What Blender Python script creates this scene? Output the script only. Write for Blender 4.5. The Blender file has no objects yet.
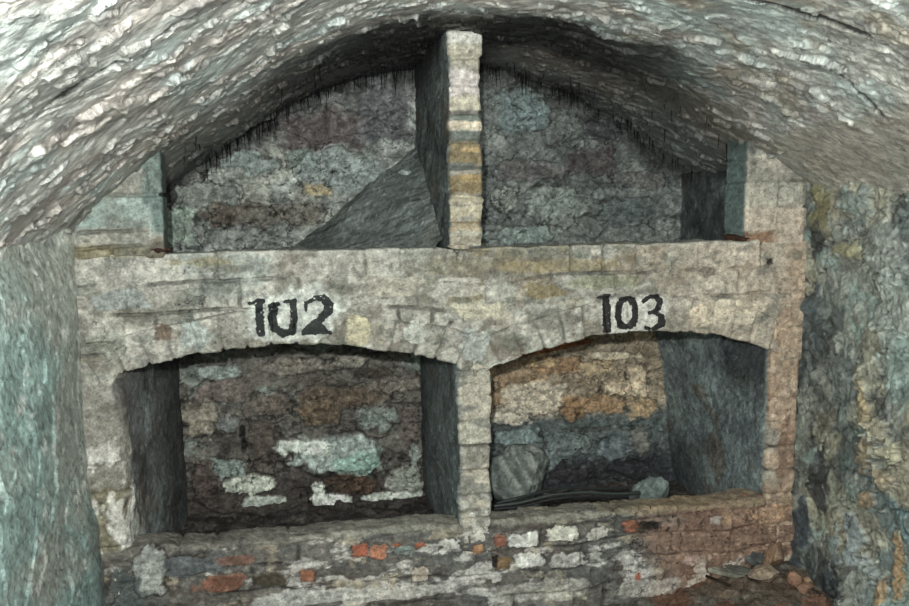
import bpy, math
import numpy as np
from mathutils import Matrix, Vector

# ------------------------------------------------------------------ camera, world, light, exposure
F, CX, CY = 800., 454.5, 303.
EYE = np.array([0., -2.4, 1.2])
_y = np.array([315-CX, -(200-CY), -F]); _y /= np.linalg.norm(_y)
_x = np.array([5270-CX, -(146-CY), -F]); _x /= np.linalg.norm(_x)
_x -= _y*(_x@_y); _x /= np.linalg.norm(_x)
_z = np.cross(_x, _y)
CM = np.stack([_x, _y, _z], 1)
sc = bpy.context.scene
cd = bpy.data.cameras.new('camera'); cam = bpy.data.objects.new('camera', cd)
sc.collection.objects.link(cam)
cd.sensor_width = 36; cd.lens = F/909*36; cd.clip_start = 0.01
mw = Matrix.Identity(4)
for i in range(3):
    for j in range(3): mw[i][j] = CM[j, i]
    mw[i][3] = EYE[i]
cam.matrix_world = mw
sc.camera = cam
w = bpy.data.worlds.new('cellar_air'); sc.world = w; w.use_nodes = True
w.node_tree.nodes['Background'].inputs[0].default_value = (.55, .8, .85, 1)
w.node_tree.nodes['Background'].inputs[1].default_value = .035
def lamp(name, loc, power, size, col=(1, 1, 1)):
    l = bpy.data.lights.new(name, 'POINT'); l.energy = power; l.shadow_soft_size = size; l.color = col
    o = bpy.data.objects.new(name, l); o.location = loc; sc.collection.objects.link(o)
    return o
lamp('flash_light', (-.06, -2.42, 1.345), 176, .012, (1, .985, .96))
def spot(name, loc, aim, power, size, angle, blend=.6, col=(1, 1, 1)):
    l = bpy.data.lights.new(name, 'SPOT'); l.energy = power; l.shadow_soft_size = size; l.color = col
    l.spot_size = math.radians(angle); l.spot_blend = blend
    o = bpy.data.objects.new(name, l); o.location = loc; sc.collection.objects.link(o)
    o.rotation_euler = (Vector(aim)-Vector(loc)).to_track_quat('-Z', 'Y').to_euler()
spot('vault_fill_left', (-.10, -2.5, .70), (-.55, -1.2, 1.75), 100, .05, 84, .8, (.97, 1, 1))  # added fill aimed up at the vault, in place of bounced flash
spot('vault_fill_right', (.2, -2.5, .70), (1.0, -1.2, 1.85), 62, .05, 84, .8, (1, .99, .98))  # second added upward fill, brightens the right half of the vault
spot('soft_fill', (.35, -2.9, 1.45), (.2, 0, .5), 52, .2, 130, .5, (.95, 1, 1))  # added soft fill behind the camera, no such lamp in the cellar
vs = sc.view_settings
vs.view_transform = 'Standard'; vs.look = 'None'; vs.exposure = 0; vs.gamma = 1; vs.use_curve_mapping = False

# ------------------------------------------------------------------ pixel -> place helpers
def ray(px, py): return CM.T@np.array([px-CX, -(py-CY), -F])
def onY(px, py, Y=0.):
    r = ray(px, py); p = EYE+r*(Y-EYE[1])/r[1]; return p[0], p[2]
def onX(px, py, X):
    r = ray(px, py); p = EYE+r*(X-EYE[0])/r[0]; return p[1], p[2]
def onZ(px, py, Z):
    r = ray(px, py); p = EYE+r*(Z-EYE[2])/r[2]; return p[0], p[1]

# ------------------------------------------------------------------ noise toolkit
def hsh(ix, iy, s):
    a = ix.astype(np.int64).astype(np.uint32)*np.uint32(374761393)+iy.astype(np.int64).astype(np.uint32)*np.uint32(668265263)+np.uint32((s*2246822519) % 4294967296)
    a = (a ^ (a >> np.uint32(13)))*np.uint32(1274126177)
    a = (a ^ (a >> np.uint32(15)))*np.uint32(2246822519)
    a ^= a >> np.uint32(16)
    return a.astype(np.float64)/4294967296.
def vn(x, y, s=0):
    ix, iy = np.floor(x), np.floor(y); fx, fy = x-ix, y-iy
    fx = fx*fx*fx*(fx*(fx*6-15)+10); fy = fy*fy*fy*(fy*(fy*6-15)+10)
    a = hsh(ix, iy, s); b = hsh(ix+1, iy, s); c = hsh(ix, iy+1, s); d = hsh(ix+1, iy+1, s)
    return (a+(b-a)*fx+(c-a)*fy+(a-b-c+d)*fx*fy)*2-1
def fbm(x, y, s=0, o=4, g=.5):
    r = 0; a = 1; t = 0
    for k in range(o):
        r = r+a*vn(x*2**k+17.3*k, y*2**k-9.1*k, s+k*7); t += a; a *= g
    return r/t*1.5
def ridge(x, y, s=0, o=4):
    r = 0; a = 1; t = 0
    for k in range(o):
        r = r+a*(1-2*np.abs(vn(x*2**k+3.3*k, y*2**k+5.7*k, s+k*5))); t += a; a *= .5
    return r/t
def worley(x, y, s=0, jit=.9):
    ix, iy = np.floor(x), np.floor(y)
    f1 = np.full(x.shape, 9.); f2 = f1.copy(); dx = f1*0; dy = f1*0; idd = f1*0
    for a in (-1, 0, 1):
        for b in (-1, 0, 1):
            cx, cy = ix+a, iy+b
            px = cx+.5+jit*(hsh(cx, cy, s)-.5); py = cy+.5+jit*(hsh(cx, cy, s+1)-.5)
            ex, ey = x-px, y-py; d = np.sqrt(ex*ex+ey*ey)
            m = d < f1
            f2 = np.where(m, f1, np.minimum(f2, d)); f1 = np.where(m, d, f1)
            dx = np.where(m, ex, dx); dy = np.where(m, ey, dy); idd = np.where(m, hsh(cx, cy, s+2), idd)
    return f1, f2, dx, dy, idd
def ss(a, b, x):
    t = np.clip((x-a)/(b-a), 0, 1); return t*t*(3-2*t)
def rnd(i, k): return np.modf(np.abs(np.sin(i*127.1+k*311.7)*43758.5453))[0]
def C(*c): return np.array(c, float)/255.
def mix(c, col, m): return c+(np.asarray(col)-c)*np.asarray(m)[..., None]

class Skin:
    """colour + height over a grid of surface coordinates (a, b) in metres"""
    def __init__(s, A, B, col):
        s.A, s.B = A, B; s.c = np.ones(A.shape+(3,))*col; s.h = np.zeros(A.shape)
    def tint(s, col, m, amt=1.): s.c = mix(s.c, col, np.clip(m, 0, 1)*amt)
    def _win(s, cx, cy, r):
        i = np.where((np.abs(s.A-cx) < r) & (np.abs(s.B-cy) < r)); return i
    def blob(s, cx, cy, rx, ry, col=None, h=0., rot=0., n=2.6, rag=.25, amt=1., crack=0., soft=.18, tex=.12, seed=1, freq=1.):
        i = s._win(cx, cy, 1.55*max(rx, ry))
        if len(i[0]) == 0: return
        a, b = s.A[i], s.B[i]
        x, y = a-cx, b-cy; cr, sr = math.cos(rot), math.sin(rot)
        u, v = (x*cr+y*sr)/rx, (-x*sr+y*cr)/ry
        d = (np.abs(u)**n+np.abs(v)**n)**(1/n)
        f = freq*2.2/max(rx, ry)
        q = 1-d+rag*fbm(a*f, b*f, seed, 4, .6)
        m = ss(0, soft, q)
        if col is not None:
            t = 1+tex*fbm(a*60, b*60, seed+3, 3)
            s.c[i] = mix(s.c[i], np.asarray(col)*t[..., None], m*amt)
        if h: s.h[i] += h*ss(0, .25, q)
        if crack:
            k = np.exp(-(q/.05)**2)*ss(-.4, .3, fbm(a*18, b*18, seed+9, 2)+.15)
            s.h[i] -= crack*k
            s.c[i] *= (1-.45*k)[..., None]
    def cracks(s, seed, scale=8, width=.03, depth=.004, thr=.1, ax=1., ay=1.):
        n1 = np.abs(fbm(s.A*scale*ax, s.B*scale*ay, seed, 5, .55))
        k = (1-ss(0, width, n1))*ss(thr, thr+.3, fbm(s.A*2.5, s.B*2.5, seed+50, 2))
        s.h -= depth*k; s.c *= (1-.55*k)[..., None]

def lin(c):
    c = np.asarray(c); g = c.mean(-1, keepdims=True); c = np.clip((g+(c-g)*.76)*np.array([.99, 1., .982]), 0, 1); return np.where(c <= .04045, c/12.92, ((c+.055)/1.055)**2.4)

# ------------------------------------------------------------------ materials
def mat(name, rough=.75, spec=.3, bump=.5, scale=110., stretch=(1, 1, 1), var=.35, speck=0.):
    m = bpy.data.materials.new(name); m.use_nodes = True; nt = m.node_tree; N = nt.nodes; L = nt.links
    b = N['Principled BSDF']; b.inputs['Roughness'].default_value = rough; b.inputs['Specular IOR Level'].default_value = spec
    at = N.new('ShaderNodeAttribute'); at.attribute_name = 'tone'
    tc = N.new('ShaderNodeTexCoord'); mp = N.new('ShaderNodeMapping'); mp.inputs['Scale'].default_value = stretch
    L.new(tc.outputs['Object'], mp.inputs['Vector'])
    n1 = N.new('ShaderNodeTexNoise'); n1.inputs['Scale'].default_value = scale; n1.inputs['Detail'].default_value = 5; n1.inputs['Roughness'].default_value = .65
    n2 = N.new('ShaderNodeTexNoise'); n2.inputs['Scale'].default_value = scale*.28; n2.inputs['Detail'].default_value = 6; n2.inputs['Roughness'].default_value = .7
    L.new(mp.outputs[0], n1.inputs['Vector']); L.new(mp.outputs[0], n2.inputs['Vector'])
    r1 = N.new('ShaderNodeMapRange'); r1.inputs[1].default_value = .3; r1.inputs[2].default_value = .7; r1.inputs[3].default_value = 1-var; r1.inputs[4].default_value = 1+var
    L.new(n2.outputs['Fac'], r1.inputs[0])
    r2 = N.new('ShaderNodeMapRange'); r2.inputs[1].default_value = .3; r2.inputs[2].default_value = .7; r2.inputs[3].default_value = 1-var*.8; r2.inputs[4].default_value = 1+var*.8
    L.new(n1.outputs['Fac'], r2.inputs[0])
    mu = N.new('ShaderNodeMath'); mu.operation = 'MULTIPLY'; L.new(r1.outputs[0], mu.inputs[0]); L.new(r2.outputs[0], mu.inputs[1])
    vm = N.new('ShaderNodeVectorMath'); vm.operation = 'SCALE'; L.new(at.outputs['Color'], vm.inputs[0]); L.new(mu.outputs[0], vm.inputs['Scale'])
    L.new(vm.outputs[0], b.inputs['Base Color'])
    ad = N.new('ShaderNodeMath'); ad.operation = 'ADD'; L.new(n1.outputs['Fac'], ad.inputs[0])
    m3 = N.new('ShaderNodeMath'); m3.operation = 'MULTIPLY'; m3.inputs[1].default_value = 2.2; L.new(n2.outputs['Fac'], m3.inputs[0]); L.new(m3.outputs[0], ad.inputs[1])
    bp = N.new('ShaderNodeBump'); bp.inputs['Strength'].default_value = bump; bp.inputs['Distance'].default_value = .006
    L.new(ad.outputs[0], bp.inputs['Height']); L.new(bp.outputs[0], b.inputs['Normal'])
    return m
M_BRICK = mat('limewashed_brick', .8, .25, .55, 150, var=.38)
M_STONE = mat('rubble_stone', .75, .3, .6, 100, var=.42)
M_VAULT = mat('whitewashed_vault_stone', .38, .6, .6, 120, var=.28)
M_WALL = mat('damp_limewash', .38, .6, .7, 110, (1, .6, .8), var=.3)
M_SLATE = mat('streaked_render', .6, .4, .7, 80, (1, 1, .5), var=.4)
M_EARTH = mat('earth_and_mortar', .9, .15, .7, 110, var=.45)
M_PAINT = mat('black_paint', .5, .4, .5, 160, var=.5)
M_RUST = mat('rusty_iron', .85, .3, .8, 120, var=.5)
M_SOOT = mat('soot', .95, .1, .3, 100, var=.2)
M_RUBBER = mat('cable_sheath', .5, .4, .2, 100, var=.3)

# ------------------------------------------------------------------ mesh helpers
COL = sc.collection
def tag(o, label=None, cat=None, group=None, kind=None):
    if label: o['label'] = label
    if cat: o['category'] = cat
    if group: o['group'] = group
    if kind: o['kind'] = kind
    return o
def link(name, me, parent=None, base=None):
    o = bpy.data.objects.new(name, me); COL.objects.link(o)
    if parent is not None: o.parent = parent
    elif base is not None: o.location = base
    return o
def mesh_from(V, Q, rgb, m, nside=4):
    me = bpy.data.meshes.new('surface')
    nv, nf = len(V), len(Q)
    me.vertices.add(nv); me.vertices.foreach_set('co', V.astype(np.float32).ravel())
    me.loops.add(nf*nside); me.loops.foreach_set('vertex_index', Q.astype(np.int32).ravel())
    me.polygons.add(nf); me.polygons.foreach_set('loop_start', np.arange(0, nf*nside, nside, dtype=np.int32))
    me.polygons.foreach_set('use_smooth', np.ones(nf, bool))
    me.update(calc_edges=True); me.validate()
    ca = me.attributes.new('tone', 'FLOAT_COLOR', 'POINT')
    rr = np.ones((nv, 4), np.float32); rr[:, :3] = lin(rgb.reshape(-1, 3)); ca.data.foreach_set('color', rr.ravel())
    me.materials.append(m)
    return me
def normals(P):
    du = np.gradient(P, axis=0); dv = np.gradient(P, axis=1)
    n = np.cross(du, dv); n /= np.linalg.norm(n, axis=2, keepdims=True)+1e-12
    return n
def displace(P, H, sign=1):
    return P+normals(P)*(sign*H)[..., None]
def sheet(name, P, rgb, m, parent=None, base=(0, 0, 0), keep=None, grain=1.):
    n, k = P.shape[:2]
    I = np.arange(n*k).reshape(n, k)
    Q = np.stack([I[:-1, :-1], I[1:, :-1], I[1:, 1:], I[:-1, 1:]], -1).reshape(-1, 4)
    V = P.reshape(-1, 3)-np.array(base)
    rgb = rgb.reshape(-1, 3)
    if grain:
        a, b = P[..., 0].ravel()+P[..., 1].ravel(), P[..., 2].ravel()+.63*P[..., 1].ravel()
        g1 = fbm(a*75, b*75, 1001, 3, .7); g2 = fbm(a*26, b*34, 1002, 5, .7); g3 = fbm(a*58, b*70, 1003, 4, .75)
        rgb = rgb*(1+grain*(.20*g1+.13*g2))[:, None]
        rgb = mix(rgb, rgb*.45, ss(.42, .72, g3)*.55*grain)
        rgb = mix(rgb, rgb*.5+C(100, 104, 102), ss(.42, .72, fbm(a*52+9, b*60, 1004, 4, .75))*.4*grain)
    if keep is not None:
        Q = Q[keep.reshape(-1)]
        us, inv = np.unique(Q, return_inverse=True); Q = inv.reshape(-1, 4); V = V[us]; rgb = rgb[us]
    me = mesh_from(V, Q, rgb, m)
    return link(name, me, parent, None if parent is not None else base)
def rounded(pts, r=.012, step=.003):
    """resample a 2D open polyline with softened corners; returns points"""
    pts = [np.array(p, float) for p in pts]; out = [pts[0]]
    for i in range(1, len(pts)-1):
        p, a, b = pts[i], pts[i-1], pts[i+1]
        ra = min(r, np.linalg.norm(a-p)*.45, np.linalg.norm(b-p)*.45)
        p0 = p+(a-p)/np.linalg.norm(a-p)*ra; p1 = p+(b-p)/np.linalg.norm(b-p)*ra
        for t in np.linspace(0, 1, 6): out.append((1-t)**2*p0+2*t*(1-t)*p+t*t*p1)
    out.append(pts[-1]); out = np.array(out)
    d = np.r_[0, np.cumsum(np.linalg.norm(np.diff(out, axis=0), axis=1))]
    n = max(2, int(d[-1]/step)); t = np.linspace(0, d[-1], n)
    return np.stack([np.interp(t, d, out[:, 0]), np.interp(t, d, out[:, 1])], 1), t

# ------------------------------------------------------------------ vault cross-section
VX = np.array([-.76, -.70, -.665, -.44, -.26, -.087, .18, .452, .72, .999, 1.2, 1.357, 1.565, 1.60, 1.66])
VZ = np.array([1.03, 1.105, 1.138, 1.325, 1.44, 1.548, 1.66, 1.706, 1.69, 1.602, 1.50, 1.385, 1.25, 1.222, 1.16])
_t = np.linspace(-.76, 1.66, 1200); _zz = np.interp(_t, VX, VZ)
k = np.exp(-(np.linspace(-2.2, 2.2, 81))**2); k /= k.sum()
_zz = np.convolve(np.pad(_zz, 40, mode='reflect', reflect_type='odd'), k, 'valid')
def vz(x): return np.interp(x, _t, _zz)
_s = np.r_[0, np.cumsum(np.hypot(np.diff(_t), np.diff(_zz)))]
def onV(px, py):
    r = ray(px, py); q = np.linspace(.05, 8, 6000)
    p = EYE+q[:, None]*r/np.linalg.norm(r)
    i = np.argmax(p[:, 2] > vz(p[:, 0])); return np.interp(p[i, 0], _t, _s), p[i, 1]

BACK = .72
DEEP = BACK+.03
def axis(a, b, fine0, fine1, step, coarse=.03):
    parts = []
    if fine0 > a: parts.append(np.arange(a, fine0, coarse))
    parts.append(np.arange(fine0, fine1, step))
    if b > fine1: parts.append(np.arange(fine1, b, coarse))
    return np.r_[np.concatenate(parts), b]

# ---- ceiling
def build_ceiling():
    s = np.arange(0, _s[-1], .0034); Y = axis(-3.3, DEEP+.02, -1.75, DEEP+.02, .0034)
    S, YY = np.meshgrid(s, Y, indexing='ij')
    X = np.interp(S, _s, _t); Z = vz(X)
    P = np.stack([X, YY, Z], -1)
    sk = Skin(S, YY, C(165, 165, 160))
    right = ss(1.5, 2.4, S)
    Yw = YY+right*.42*(S-1.5)+.02*fbm(S*6, YY*6, 11, 4, .6)+.01*fbm(S*26, YY*26, 13, 3, .6)
    Sw = S+.03*fbm(S*11, YY*9, 12, 4, .6)
    H = np.zeros(S.shape)
    inside = ss(-.02, .1, YY)
    hz = []
    for (la, lb, amp, sd) in ((.052, .066, .0105, 21), (.026, .034, .005, 31)):
        f1, f2, dx, dy, cid = worley(Sw/la, Yw/lb, sd)
        r = rnd(cid, 1.3)
        sel = .04+.96*ss(.15, .6, fbm(S*5, YY*5, sd+5, 3)*.8+(r-.5)*1.9)
        saw = (.55-dy)*(.15+.85*r)*sel
        saw = saw*(1+.7*fbm(S*28, YY*20, sd+8, 3, .6))
        H += amp*saw-amp*.35*(1-ss(0, .1, f2-f1))*sel
        hz.append((r, sel, cid, dy))
    H += .009*fbm(S*4, YY*4, 41, 4)+.0022*fbm(S*22, YY*22, 42, 5, .65)
    plaster = ss(2.36, 2.44, S+.02*fbm(S*6, YY*6, 61, 3))*(1-ss(-.25, .0, YY))
    H = H*(1-.8*plaster)+.004*fbm(S*8, YY*8, 62, 3)*plaster
    sk.h = H
    n1 = fbm(S*3, YY*3.5, 51, 4)
    sk.tint(C(150, 162, 160), ss(-.3, .5, n1), .7)
    sk.tint(C(162, 150, 144), ss(-.1, .45, fbm(S*4, YY*6, 52, 4)), .65)
    cid = hz[0][2]; sk.c *= (1+.22*(rnd(cid, 7.7)-.5))[..., None]
    cid = hz[1][2]; sk.c *= (1+.25*(rnd(cid, 3.7)-.5))[..., None]
    sk.tint(C(136, 124, 104), ss(.2, .6, fbm(S*7, YY*12, 53, 4))*ss(1.0, 2.0, S), .55)
    sk.tint(C(120, 114, 90), ss(.25, .6, fbm(S*9, YY*10, 56, 3))*ss(-.35, -.1, YY), .4)
    sk.tint(C(160, 178, 178), ss(.25, .6, fbm(S*6, YY*9, 54, 4)), .6)
    # camera-facing flake edges painted white, the light they catch put into the colour
    lip = ss(.22, .5, -hz[0][3])*hz[0][1]*ss(.45, .8, rnd(hz[0][2], 5.1))
    sk.tint(C(215, 220, 215), lip*ss(-.3, .3, fbm(S*30, YY*40, 57, 3)), .65)
    sk.tint(C(160, 152, 142), plaster, .8)
    # soot on the vault over the mouth of the upper bays
    mid = S-np.interp(.50, _t, _s)
    so = ss(-.32, -.12, YY+.08*fbm(S*5, YY*4, 71, 4)+.04*fbm(S*25, YY*30, 74, 3))*(1-.75*ss(.12, .3, YY)*ss(.0, .2, mid))*np.exp(-(mid/.68)**4)
    
    so2 = ss(-.16, .10, YY+.08*fbm(S*5, YY*5, 72, 4))
    sk.tint(C(92, 88, 82), so2, .62)
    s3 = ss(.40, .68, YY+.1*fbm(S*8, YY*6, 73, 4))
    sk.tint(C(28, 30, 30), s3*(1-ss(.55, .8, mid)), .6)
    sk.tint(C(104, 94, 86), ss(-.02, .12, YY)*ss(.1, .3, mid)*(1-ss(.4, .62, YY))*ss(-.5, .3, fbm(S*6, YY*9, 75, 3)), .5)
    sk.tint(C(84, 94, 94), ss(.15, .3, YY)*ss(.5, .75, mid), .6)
    sk.tint(C(17, 16, 15), so, .95)
    for px, py, rs, ry_, rt in ((800, 15, .16, .010, -.5), (60, 110, .12, .008, .3), (120, 60, .14, .008, -.2), (690, 90, .12, .008, .2), (860, 95, .18, .008, .1)):
        cs, cy = onV(px, py); sk.blob(cs, cy, rs, ry_, C(46, 46, 44), -.008, rot=rt, rag=.8, n=2, tex=0)
    sk.cracks(81, 5, .02, .005, .1, .6, 1.4)
    N = normals(P); sg = -1 if N[5, 5, 2] > 0 else 1
    tag(sheet('ceiling', P+N*(sg*sk.h)[..., None], sk.c, M_VAULT), kind='structure')
    global VH; VH = (s, Y, (P+N*(sg*sk.h)[..., None])[..., 2])
build_ceiling()

# ---- rubble pattern shared by stone walls
def rubble(sk, la, lb, amp, seed, joint=.5, warp=.03, tones=(), jd=.9):
    A, B = sk.A, sk.B
    wa = A+warp*fbm(A*6, B*6, seed, 4); wb = B+warp*.6*fbm(A*6, B*6, seed+1, 4)
    f1, f2, dx, dy, cid = worley(wa/la, wb/lb, seed+2, .85)
    e = f2-f1
    j = 1-ss(0, .16, e+.07*fbm(A*30, B*30, seed+4, 3))
    gate = ss(-.35, .25, fbm(A*4, B*4, seed+5, 2)+.2)
    r = rnd(cid, 2.1)
    sk.h += amp*((r-.5)*.8+dx*(rnd(cid, 4.)-.5)*.8+dy*(rnd(cid, 5.)-.5)*.8)*(1-j)-amp*joint*j*gate
    sk.h += amp*.5*fbm(A*14, B*18, seed+6, 5, .6)+amp*.28*ridge(A*25, B*34, seed+7, 4)
    if tones:
        k = (rnd(cid, 9.3)*len(tones)).astype(int) % len(tones)
        T = np.array(tones)[k]
        sk.c = mix(sk.c, T, .8*(1-j*.3))
    sk.c *= (1-.62*j*gate)[..., None]
    sk.c *= (1+.25*fbm(A*9, B*12, seed+8, 5, .65))[..., None]
    return j, cid

# ---- back wall
def build_back():
    x = np.arange(-.72, 1.64, .0032); z = np.arange(-.14, 1.78, .0032)
    X, Z = np.meshgrid(x, z, indexing='ij'); P = np.stack([X, np.full_like(X, BACK), Z], -1)
    sk = Skin(X, Z, C(107, 107, 102))
    up = ss(.99, 1.01, Z)
    lowL = (1-up)*(1-ss(.44, .46, X)); lowR = (1-up)*ss(.44, .46, X)
    rubble(sk, .20, .085, .016, 101, .7, .055, [C(112, 105, 98), C(98, 98, 93), C(121, 119, 112), C(91, 81, 74), C(107, 102, 93)])
    A, B = X, Z
    # upper bays: lime-crusted grey green stone
    sk.tint(C(114, 124, 119), up, .55)
    sk.tint(C(84, 95, 95), up*ss(.4, .42, X), .5)
    sk.tint(C(140, 147, 138), up*ss(.05, .5, fbm(A*6, B*7, 111, 5, .6)), .5)
    sk.tint(C(60, 63, 63), up*ss(.0, .5, fbm(A*5, B*6, 112, 5, .6)), .5)
    sk.tint(C(131, 121, 98), up*(1-ss(.0, .2, X))*ss(.15, .5, fbm(A*5, B*5, 113, 4)), .5)
    lum = sk.c.mean(-1, keepdims=True)*np.array([.97, 1.02, 1.0]); sk.c = sk.c+(lum-sk.c)*(.6*up)[..., None]
    lum = sk.c.mean(-1, keepdims=True)*np.array([1., 1.01, .97]); sk.c = sk.c+(lum-sk.c)*(.35*lowL)[..., None]
    sk.c = np.clip(sk.c*(1+.22*up*(1-ss(.4, .42, X))+.06*up)[..., None], 0, 1)
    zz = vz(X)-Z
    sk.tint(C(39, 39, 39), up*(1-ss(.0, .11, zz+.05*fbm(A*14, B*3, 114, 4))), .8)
    # left lower bay
    sk.tint(C(93, 86, 79), lowL, .45)
    sk.tint(C(140, 161, 154), lowL*ss(.25, .6, fbm(A*8, B*11, 115, 5, .6)), .55)
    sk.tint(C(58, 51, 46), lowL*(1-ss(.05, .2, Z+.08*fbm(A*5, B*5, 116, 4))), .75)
    # right lower bay: warm above, dark slate below
    warm = lowR*ss(.27, .33, Z+.03*fbm(A*6, B*6, 117, 4))
    sk.tint(C(166, 147, 121), warm, .75)
    sk.tint(C(205, 191, 168), warm*ss(.0, .5, fbm(A*7, B*8, 118, 5, .6)+.3-np.abs(X-.6)*1.2), .7)
    sk.tint(C(160, 128, 92), warm*ss(.05, .45, fbm(A*6, B*6, 119, 4)), .6)
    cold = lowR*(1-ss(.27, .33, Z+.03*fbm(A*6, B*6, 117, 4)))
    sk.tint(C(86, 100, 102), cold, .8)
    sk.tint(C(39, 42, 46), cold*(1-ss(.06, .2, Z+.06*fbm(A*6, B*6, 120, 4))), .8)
    def st(px, py, rx, ry, col, h=.006, **k):
        cx, cz = onY(px, py, BACK); q = 3.9e-3
        k.setdefault('crack', .008); k.setdefault('soft', .3); k.setdefault('n', 3.2); k.setdefault('rag', .4)
        k['seed'] = int(px*7+py); sk.blob(cx, cz, rx*q, ry*q, col, h, **k)
    # left bay stones
    st(342, 396, 46, 14, C(98, 84, 70)); st(318, 412, 26, 15, C(107, 91, 72), .008); st(375, 418, 22, 16, C(121, 131, 124))
    st(332, 455, 62, 22, C(156, 170, 164), .014); st(305, 446, 32, 9, C(208, 217, 208), .006, crack=0); st(360, 462, 30, 13, C(140, 173, 163), .004, crack=0)
    st(353, 484, 26, 14, C(84, 65, 51), .012, n=2); st(405, 478, 20, 16, C(140, 145, 135))
    st(250, 484, 26, 10, C(191, 198, 184), .012); st(225, 468, 20, 9, C(131, 147, 142)); st(262, 500, 24, 6, C(175, 184, 175), .006)
    st(330, 502, 20, 9, C(212, 219, 210), .01); st(318, 492, 7, 12, C(198, 205, 196), .004, crack=0); st(385, 496, 40, 4, C(187, 193, 184), .004, crack=0)
    st(222, 392, 34, 13, C(117, 107, 100)); st(216, 372, 28, 7, C(140, 154, 149), .004); st(200, 420, 18, 24, C(138, 131, 117), .006)
    st(228, 424, 12, 10, C(114, 117, 117), .006); st(268, 405, 24, 13, C(105, 95, 86)); st(262, 440, 15, 28, C(86, 77, 70), .01)
    st(243, 440, 3, 14, C(30, 28, 28), -.02, crack=0); st(205, 480, 16, 18, C(81, 70, 65)); st(285, 482, 10, 10, C(77, 72, 70))
    st(300, 366, 40, 9, C(131, 124, 114), .004); st(350, 362, 22, 8, C(138, 133, 121), .004); st(375, 374, 20, 7, C(70, 63, 56), -.008)
    st(395, 385, 26, 8, C(124, 117, 107), .004); st(410, 425, 10, 24, C(102, 91, 86), .004); st(415, 455, 6, 12, C(135, 142, 135), .003)
    # right bay stones
    st(528, 396, 38, 18, C(201, 189, 168), .006, crack=.004); st(512, 415, 22, 12, C(193, 184, 166), .005, crack=.004)
    st(560, 366, 26, 9, C(166, 132, 98), .008); st(540, 362, 18, 6, C(163, 138, 102), .004); st(595, 368, 20, 9, C(175, 154, 121), .008)
    st(618, 388, 16, 9, C(215, 194, 163), .010); st(638, 380, 14, 22, C(196, 175, 147), .006); st(600, 405, 28, 12, C(160, 128, 94), .008)
    st(572, 408, 14, 14, C(150, 118, 84), .006); st(640, 408, 20, 12, C(170, 144, 110), .006); st(610, 356, 30, 5, C(212, 196, 170), .003)
    st(516, 438, 28, 10, C(131, 152, 152), .008); st(570, 444, 22, 14, C(100, 112, 112), .008); st(616, 446, 26, 14, C(98, 109, 114), .01)
    st(640, 440, 12, 16, C(112, 112, 105), .006); st(545, 462, 16, 14, C(114, 128, 128), .012); st(570, 474, 24, 12, C(49, 46, 51), .012)
    st(612, 470, 34, 12, C(46, 46, 51), .010); st(590, 430, 40, 4, C(70, 74, 74), -.006)
    st(545, 350, 70, 5, C(140, 72, 28), .0, crack=0, amt=.8, rot=.16)
    # upper left stones and plaster
    st(180, 228, 17, 26, C(142, 159, 147), .010, crack=.012, n=4); st(205, 195, 30, 14, C(121, 128, 121), .006)
    st(235, 215, 34, 12, C(100, 91, 81), .008); st(250, 165, 26, 12, C(121, 133, 131), .006); st(350, 170, 46, 22, C(131, 142, 140), .008, crack=.003)
    st(330, 130, 46, 20, C(86, 79, 79), .004, crack=.003); st(385, 115, 30, 30, C(91, 93, 95), .004, crack=0); st(318, 190, 14, 7, C(163, 149, 117), .003, crack=.002)
    st(225, 175, 22, 8, C(140, 145, 138), .006); st(280, 215, 40, 10, C(112, 107, 98), .006); st(300, 160, 14, 10, C(117, 131, 126), .006)
    # upper right
    st(520, 110, 30, 22, C(107, 124, 124), .006, crack=.003); st(590, 160, 30, 16, C(77, 72, 72), .010); st(530, 170, 36, 10, C(100, 98, 98), .006)
    st(560, 205, 46, 18, C(128, 138, 133), .004, crack=.003); st(630, 210, 36, 16, C(88, 98, 98), .006, crack=.004); st(505, 200, 14, 12, C(140, 149, 140), .005)
    st(600, 125, 26, 14, C(58, 60, 63), .012); st(515, 235, 36, 8, C(128, 145, 140), .004, crack=.002); st(640, 180, 30, 8, C(102, 102, 100), .006)
    sk.cracks(131, 7, .045, .008, -.1)
    sk.cracks(141, 12, .05, .006, -.05, .8, 1.7); sk.c *= 1.12
    Pd = P.copy(); Pd[..., 1] -= sk.h
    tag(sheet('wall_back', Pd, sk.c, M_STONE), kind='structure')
build_back()

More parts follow.
